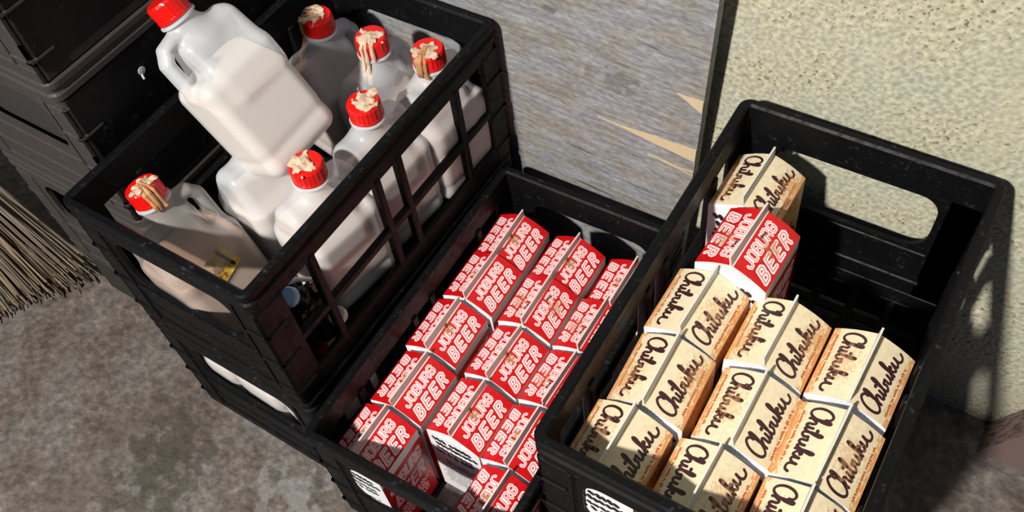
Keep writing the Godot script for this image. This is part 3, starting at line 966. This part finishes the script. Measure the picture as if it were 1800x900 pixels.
func build_crates() -> void:
	var m: Material = mat.black_plastic
	make_crate("black plastic crate full of red capped jugs, on top of the left pair", Vector3.ZERO, 0.0, m)
	make_crate("black crate on the floor under the crate of jugs, white jugs showing through its slot", Vector3(0, -CRATE_H, 0), 0.0, m)
	make_crate("low black crate packed with red cartons, between two taller stacks", MID, MID_YAW, m)
	make_crate("black crate holding cream cartons and one red carton, against the plaster wall", RGT, RGT_YAW, m)
	make_crate("black crate on the floor beneath the crate of cream cartons", RGT - Vector3(0, CRATE_H, 0), RGT_YAW, m)
	var d: Material = mat.dusty_plastic
	var x := -0.02 - CRATE_W
	make_crate("topmost dark crate in the tall stack at the far left", Vector3(x, 0.122 + CRATE_H, -0.078), 0.0, d, 0.48)
	var mid := make_crate("dusty crate with a small bright screw in its side, middle of the far left stack", Vector3(x, 0.122, -0.078), 0.0, d, 0.48)
	make_crate("lowest dark crate of the far left stack, behind the broom", Vector3(x, 0.122 - CRATE_H, -0.078), 0.0, d, 0.48)
	# closed inner linings of the left stack's side and a timber block under it
	for k in 3:
		var st := start()
		block(st, Vector3(CRATE_W - 0.006, -0.262, -0.466), Vector3(CRATE_W - 0.001, -0.034, -0.012), 0.001)
		var host: Node = get_node("plastic_crate_%03d" % (5 + k))
		part("side_panel", st.commit(), m, host)
	for k in 2:
		var bx := start()
		block(bx, Vector3(x + 0.02, 0, -0.53), Vector3(-0.04, 0.21 - 0.03 * k, -0.10), 0.004)
		single("cardboard_box", bx.commit(), mat.card if k == 0 else mat.dark_card, ["olive brown cardboard box inside the topmost crate at the far left", "dark box inside the middle crate of the far left stack"][k], "box", Transform3D(Basis.IDENTITY, lift(Vector3(0, 0.122 - k * CRATE_H + 0.009, 0))))
	var st := start()
	lathe(st, PackedVector2Array([Vector2(0, 0.004), Vector2(0.006, 0.0035), Vector2(0.0075, 0.001), Vector2(0.0075, 0.0), Vector2(0.0, 0.0)]), 16)
	tube(st, PackedVector3Array([Vector3(0.004, 0.002, 0.002), Vector3(0.011, 0.006, 0.004)]), PackedFloat32Array([0.002, 0.0015]), 8)
	part("screw", st.commit(), mat.steel, mid, Transform3D(Basis(Vector3.FORWARD, PI / 2), Vector3(CRATE_W - 0.004, -0.075, -0.125)))
	st = start()
	block(st, Vector3(x + 0.01, 0.0, -0.54), Vector3(-0.03, FLOOR_Y + 0.122 - 2 * CRATE_H, -0.085), 0.004)
	single("timber_block", st.commit(), mat.board_edge, "dark timber block under the far left crate stack", "block", Transform3D.IDENTITY)

func carton_at(crate: Vector3, yaw: float, x: float, z: float, turn := 0.0, tilt := 0.0, up := 0.0) -> Transform3D:
	var c := Transform3D(Basis(Vector3.UP, yaw), lift(crate))
	var o := Transform3D(Basis(Vector3.UP, turn) * Basis(Vector3.BACK, tilt), Vector3(x, -CRATE_H + 0.0095 + up, z))
	return c * o

func build_cartons() -> void:
	var rng := RandomNumberGenerator.new()
	rng.seed = 21
	var col_names := ["left", "centre", "right"]
	var row_names := ["at the front", "second from the front", "third from the front", "fourth from the front", "at the back"]
	var rows := [-0.056, -0.158, -0.262, -0.364, -0.455]
	var variants := [[0, 0, 1, 0, 1], [0, 1, 1, 2, 1], [0, 0, 2, 2, 0]]
	for c in 3:
		for r in 5:
			if c == 1 and r == 0: continue
			var x: float = [0.0665, 0.1675, 0.2665][c]
			var up: float = 0.0
			if r == 3: up = 0.004
			var label := "red carton %s in the %s column of the low middle crate" % [row_names[r], col_names[c]]
			make_carton("red", variants[c][r], label, "red cartons in the middle crate", carton_at(MID, MID_YAW, x + rng.randf_range(-0.002, 0.002), rows[r], rng.randf_range(-0.03, 0.03), rng.randf_range(-0.02, 0.02), up), rng.randi() % 2)
	var cream := [
		[0, 0, 0.070, -0.058, 0.00, 0.00], [0, 1, 0.0795, -0.160, 0.03, 0.02], [0, 2, 0.0725, -0.2615, -0.02, 0.0], [0, 4, 0.068, -0.466, -0.02, 0.03],
		[1, 0, 0.1700, -0.059, 0.0, 0.0], [1, 1, 0.1740, -0.162, 0.02, -0.02], [1, 2, 0.1710, -0.266, 0.0, 0.0],
		[2, 0, 0.2665, -0.062, 0.01, 0.0], [2, 1, 0.2675, -0.162, -0.01, 0.0], [2, 2, 0.2655, -0.268, -0.01, 0.0]]
	for q in cream:
		var where: String = row_names[q[1]] if not (q[0] > 0 and q[1] == 2) else "rearmost"
		if q[0] == 0 and q[1] == 4: where = "behind the single red one"
		var label := "cream carton %s in the %s column of the right crate" % [where, col_names[q[0]]]
		make_carton("cream", (q[0] + q[1] * 2) % 3, label, "cream cartons in the right crate", carton_at(RGT, RGT_YAW, q[2], q[3], q[4], q[5]), [1, 0, 2][q[0]])
	make_carton("red", 2, "single red and white beer carton among the cream ones in the right crate", "red cartons in the right crate", carton_at(RGT, RGT_YAW, 0.0965, -0.357, -0.05, 0.02, 0.024))

func build_jugs() -> void:
	var base := -CRATE_H + 0.009
	var back := Vector3(0, 0, -1)
	var up := Vector3.UP
	make_jug("big milky jug lying tilted on top of the other jugs", Vector3(0.1825, -0.055, -0.249), jug_basis(Vector3(-0.4685, 0.881, 0.0661), Vector3(-0.0359, -0.0937, 0.9949)), "milk_tilt", -1, 0.0, false, "milk")
	var a := make_jug("tan jug leaning left in the front corner of the crate, froth on cap", Vector3(0.160, base + 0.012, -0.075), jug_basis(Vector3(-0.33, 0.94, 0.0), Vector3(0.1, 0, -1)), "milk_lean", 0, 1.5, true, "brew_dark")
	var st := start()
	quad(st, Vector3(-0.022, 0, -0.024), Vector3(0.022, 0, -0.024), Vector3(0.022, 0, 0.024), Vector3(-0.022, 0, 0.024), Vector3.UP)
	quad(st, Vector3(-0.022, -0.0005, -0.024), Vector3(0.022, -0.0005, -0.024), Vector3(0.022, -0.0005, 0.024), Vector3(-0.022, -0.0005, 0.024), Vector3.DOWN)
	part("yellow_sticker", st.commit(), mat.sticker, a, Transform3D(Basis(Vector3.BACK, -PI / 2) * Basis(Vector3.UP, 0.3), Vector3(0.0510, 0.120, 0.0)))
	make_jug("pale jug wedged between the leaning tan jug and the tilted big one", Vector3(0.148, base + 0.002, -0.212), jug_basis(Vector3(-0.09, 0.99, -0.03), Vector3(0.1, 0, -1)), "milk_mid", 1, 0.3, false, "milk")
	make_jug("pale jug by the lattice side, nearest the front right corner", Vector3(0.250, base, -0.208), jug_basis(Vector3(0.0, 1, 0.0), Vector3(0.14, 0, -1)), "milk_high", 1, -0.4, false, "milk")
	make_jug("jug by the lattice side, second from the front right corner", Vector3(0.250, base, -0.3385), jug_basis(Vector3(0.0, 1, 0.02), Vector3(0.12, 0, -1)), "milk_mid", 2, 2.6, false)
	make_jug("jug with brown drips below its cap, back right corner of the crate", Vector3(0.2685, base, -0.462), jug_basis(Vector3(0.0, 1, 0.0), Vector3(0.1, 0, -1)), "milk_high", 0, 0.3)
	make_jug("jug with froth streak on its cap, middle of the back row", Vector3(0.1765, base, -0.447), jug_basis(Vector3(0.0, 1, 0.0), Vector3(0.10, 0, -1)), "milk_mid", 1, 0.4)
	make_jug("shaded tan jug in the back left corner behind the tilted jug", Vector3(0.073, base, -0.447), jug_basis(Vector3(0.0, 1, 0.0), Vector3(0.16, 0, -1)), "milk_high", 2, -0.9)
	# in the crate underneath, seen through its front slot
	for k in 3:
		make_jug(["left", "centre", "right"][k] + " jug in the lower crate, showing white through the front slot", Vector3(0.062 + 0.103 * k, base - CRATE_H, -0.082), jug_basis(up, Vector3(0.05 * k, 0, -1)), "milk_high", -1, 0.0, false, "milk")

func build_small_things() -> void:
	var rng := RandomNumberGenerator.new()
	rng.seed = 99
	# --- stiff grass broom, bristle ends on the floor
	var root := thing("straw_broom", "stiff straw broom with its bristle ends on the floor beside the crates", "broom", Transform3D.IDENTITY)
	var neck := NECK
	var tones := ["straw", "straw_dark", "straw_grey"]
	for tone in 3:
		var st := start()
		for k in 120:
			var s := rng.randf()
			var lay := rng.randf_range(-1, 1)
			var tip := Vector3(-0.50, 0.003, 0.09).lerp(Vector3(-0.375, 0.003, -0.085), s) + Vector3(rng.randf_range(-0.02, 0.02), rng.randf_range(0, 0.02), lay * 0.02) + Vector3(0, maxf(0.0, rng.randf_range(-0.02, 0.075) * s), 0)
			var from := neck + Vector3(0.0, lay * 0.015 + rng.randf_range(-0.01, 0.01) + s * 0.02, -(s - 0.5) * 0.06)
			var sag := from.lerp(tip, 0.55) + Vector3(0.01, -0.02 + rng.randf_range(-0.02, 0.03), 0.0) + Vector3(rng.randf_range(-0.012, 0.012), 0, rng.randf_range(-0.012, 0.012))
			var pts := PackedVector3Array()
			for t in 6:
				var u := t / 5.0
				pts.append(from.lerp(sag, u).lerp(sag.lerp(tip, u), u))
			var r := rng.randf_range(0.0013, 0.0028)
			tube(st, pts, PackedFloat32Array([r, r, r, r, r * 0.9, r * 0.5]), 5)
		var b := part("bristles", st.commit(), mat[tones[tone]], root)
		b.set_meta("kind", "stuff")
	var st := start()
	var ax := (neck - Vector3(-0.42, 0.0, 0.0)).normalized()
	tube(st, PackedVector3Array([neck - ax * 0.03, neck + ax * 0.09]), PackedFloat32Array([0.034, 0.024]), 14)
	part("binding", st.commit(), mat.straw_dark, root)
	st = start()
	tube(st, PackedVector3Array([neck + ax * 0.06, neck + ax * 0.75]), PackedFloat32Array([0.012, 0.012]), 14)
	part("handle", st.commit(), mat.wood_handle, root)
	# --- litter in the front right corner of the jug crate
	single("plastic_bag", lump_mesh(401, Vector3(0.036, 0.036, 0.036), 0.03, 26), mat.black_bag, "crumpled black bag in the front right corner of the jug crate", "bag", Transform3D(Basis.from_scale(Vector3(0.95, 1.5, 1.1)), lift(Vector3(0.262, -0.215, -0.09))))
	var cap := start()
	lathe(cap, PackedVector2Array([Vector2(0.013, 0.0), Vector2(0.0135, 0.001), Vector2(0.0135, 0.009), Vector2(0.012, 0.011), Vector2(0.0, 0.0113)]), 28, 0.0005, 1, 2)
	var cm := cap.commit()
	single("bottle_cap", cm, mat.blue_plastic, "pale blue bottle cap on the black bag in the jug crate", "cap", Transform3D(Basis(Vector3.RIGHT, 0.5), lift(Vector3(0.300, -0.112, -0.074))), "loose bottle caps")
	single("bottle_cap", cm, mat.white_plastic, "small off-white cap lying low inside the jug crate's lattice side", "cap", Transform3D(Basis(Vector3.RIGHT, 0.3), lift(Vector3(0.306, -0.225, -0.125))), "loose bottle caps")
	st = start()
	tube(st, PackedVector3Array([Vector3(0.27, -0.105, -0.07), Vector3(0.29, -0.11, -0.10), Vector3(0.305, -0.125, -0.12)]), PackedFloat32Array([0.0035, 0.0035, 0.003]), 8)
	single("drinking_straw", st.commit(), mat.white_plastic, "short grey white straw end poking out beside the blue cap", "straw", Transform3D(Basis.IDENTITY, Vector3(0, FLOOR_Y, 0)))

# the lamp that throws the shadows: a floodlight on a pole behind the viewer
func build_floodlight() -> void:
	var aim := Basis.looking_at(Vector3(0.55, 0.3, -0.25) - LAMP, Vector3.UP)
	var t := thing("floodlight", "floodlight on a tall pole standing in the yard behind the viewer", "lamp", Transform3D(Basis.IDENTITY, Vector3(LAMP.x, 0, LAMP.z + 0.2)))
	var head := Transform3D(aim, LAMP - aim.z * -0.02 - Vector3(LAMP.x, 0, LAMP.z + 0.2))
	var st := start()
	lathe(st, PackedVector2Array([Vector2(0.0, -0.14), Vector2(0.05, -0.14), Vector2(0.105, -0.01), Vector2(0.105, 0.0), Vector2(0.095, 0.0), Vector2(0.095, -0.01), Vector2(0.0, -0.012)]), 32)
	part("housing", st.commit(), mat.black_plastic, t, head * Transform3D(Basis(Vector3.RIGHT, -PI / 2), Vector3.ZERO))
	st = start()
	lathe(st, PackedVector2Array([Vector2(0.094, -0.009), Vector2(0.094, -0.006), Vector2(0.0, -0.005)]), 32)
	var g := std(Color.WHITE, 0.4)
	g.emission_enabled = true
	g.emission = Color(1.0, 0.975, 0.93)
	g.emission_energy_multiplier = 4.0
	part("lens", st.commit(), g, t, head * Transform3D(Basis(Vector3.RIGHT, -PI / 2), Vector3.ZERO))
	st = start()
	tube(st, PackedVector3Array([Vector3(0, 0, 0), Vector3(0, LAMP.y - 0.05, 0), Vector3(0, LAMP.y + 0.05, -0.08)]), PackedFloat32Array([0.03, 0.03, 0.02]), 14)
	part("pole", st.commit(), mat.steel, t)
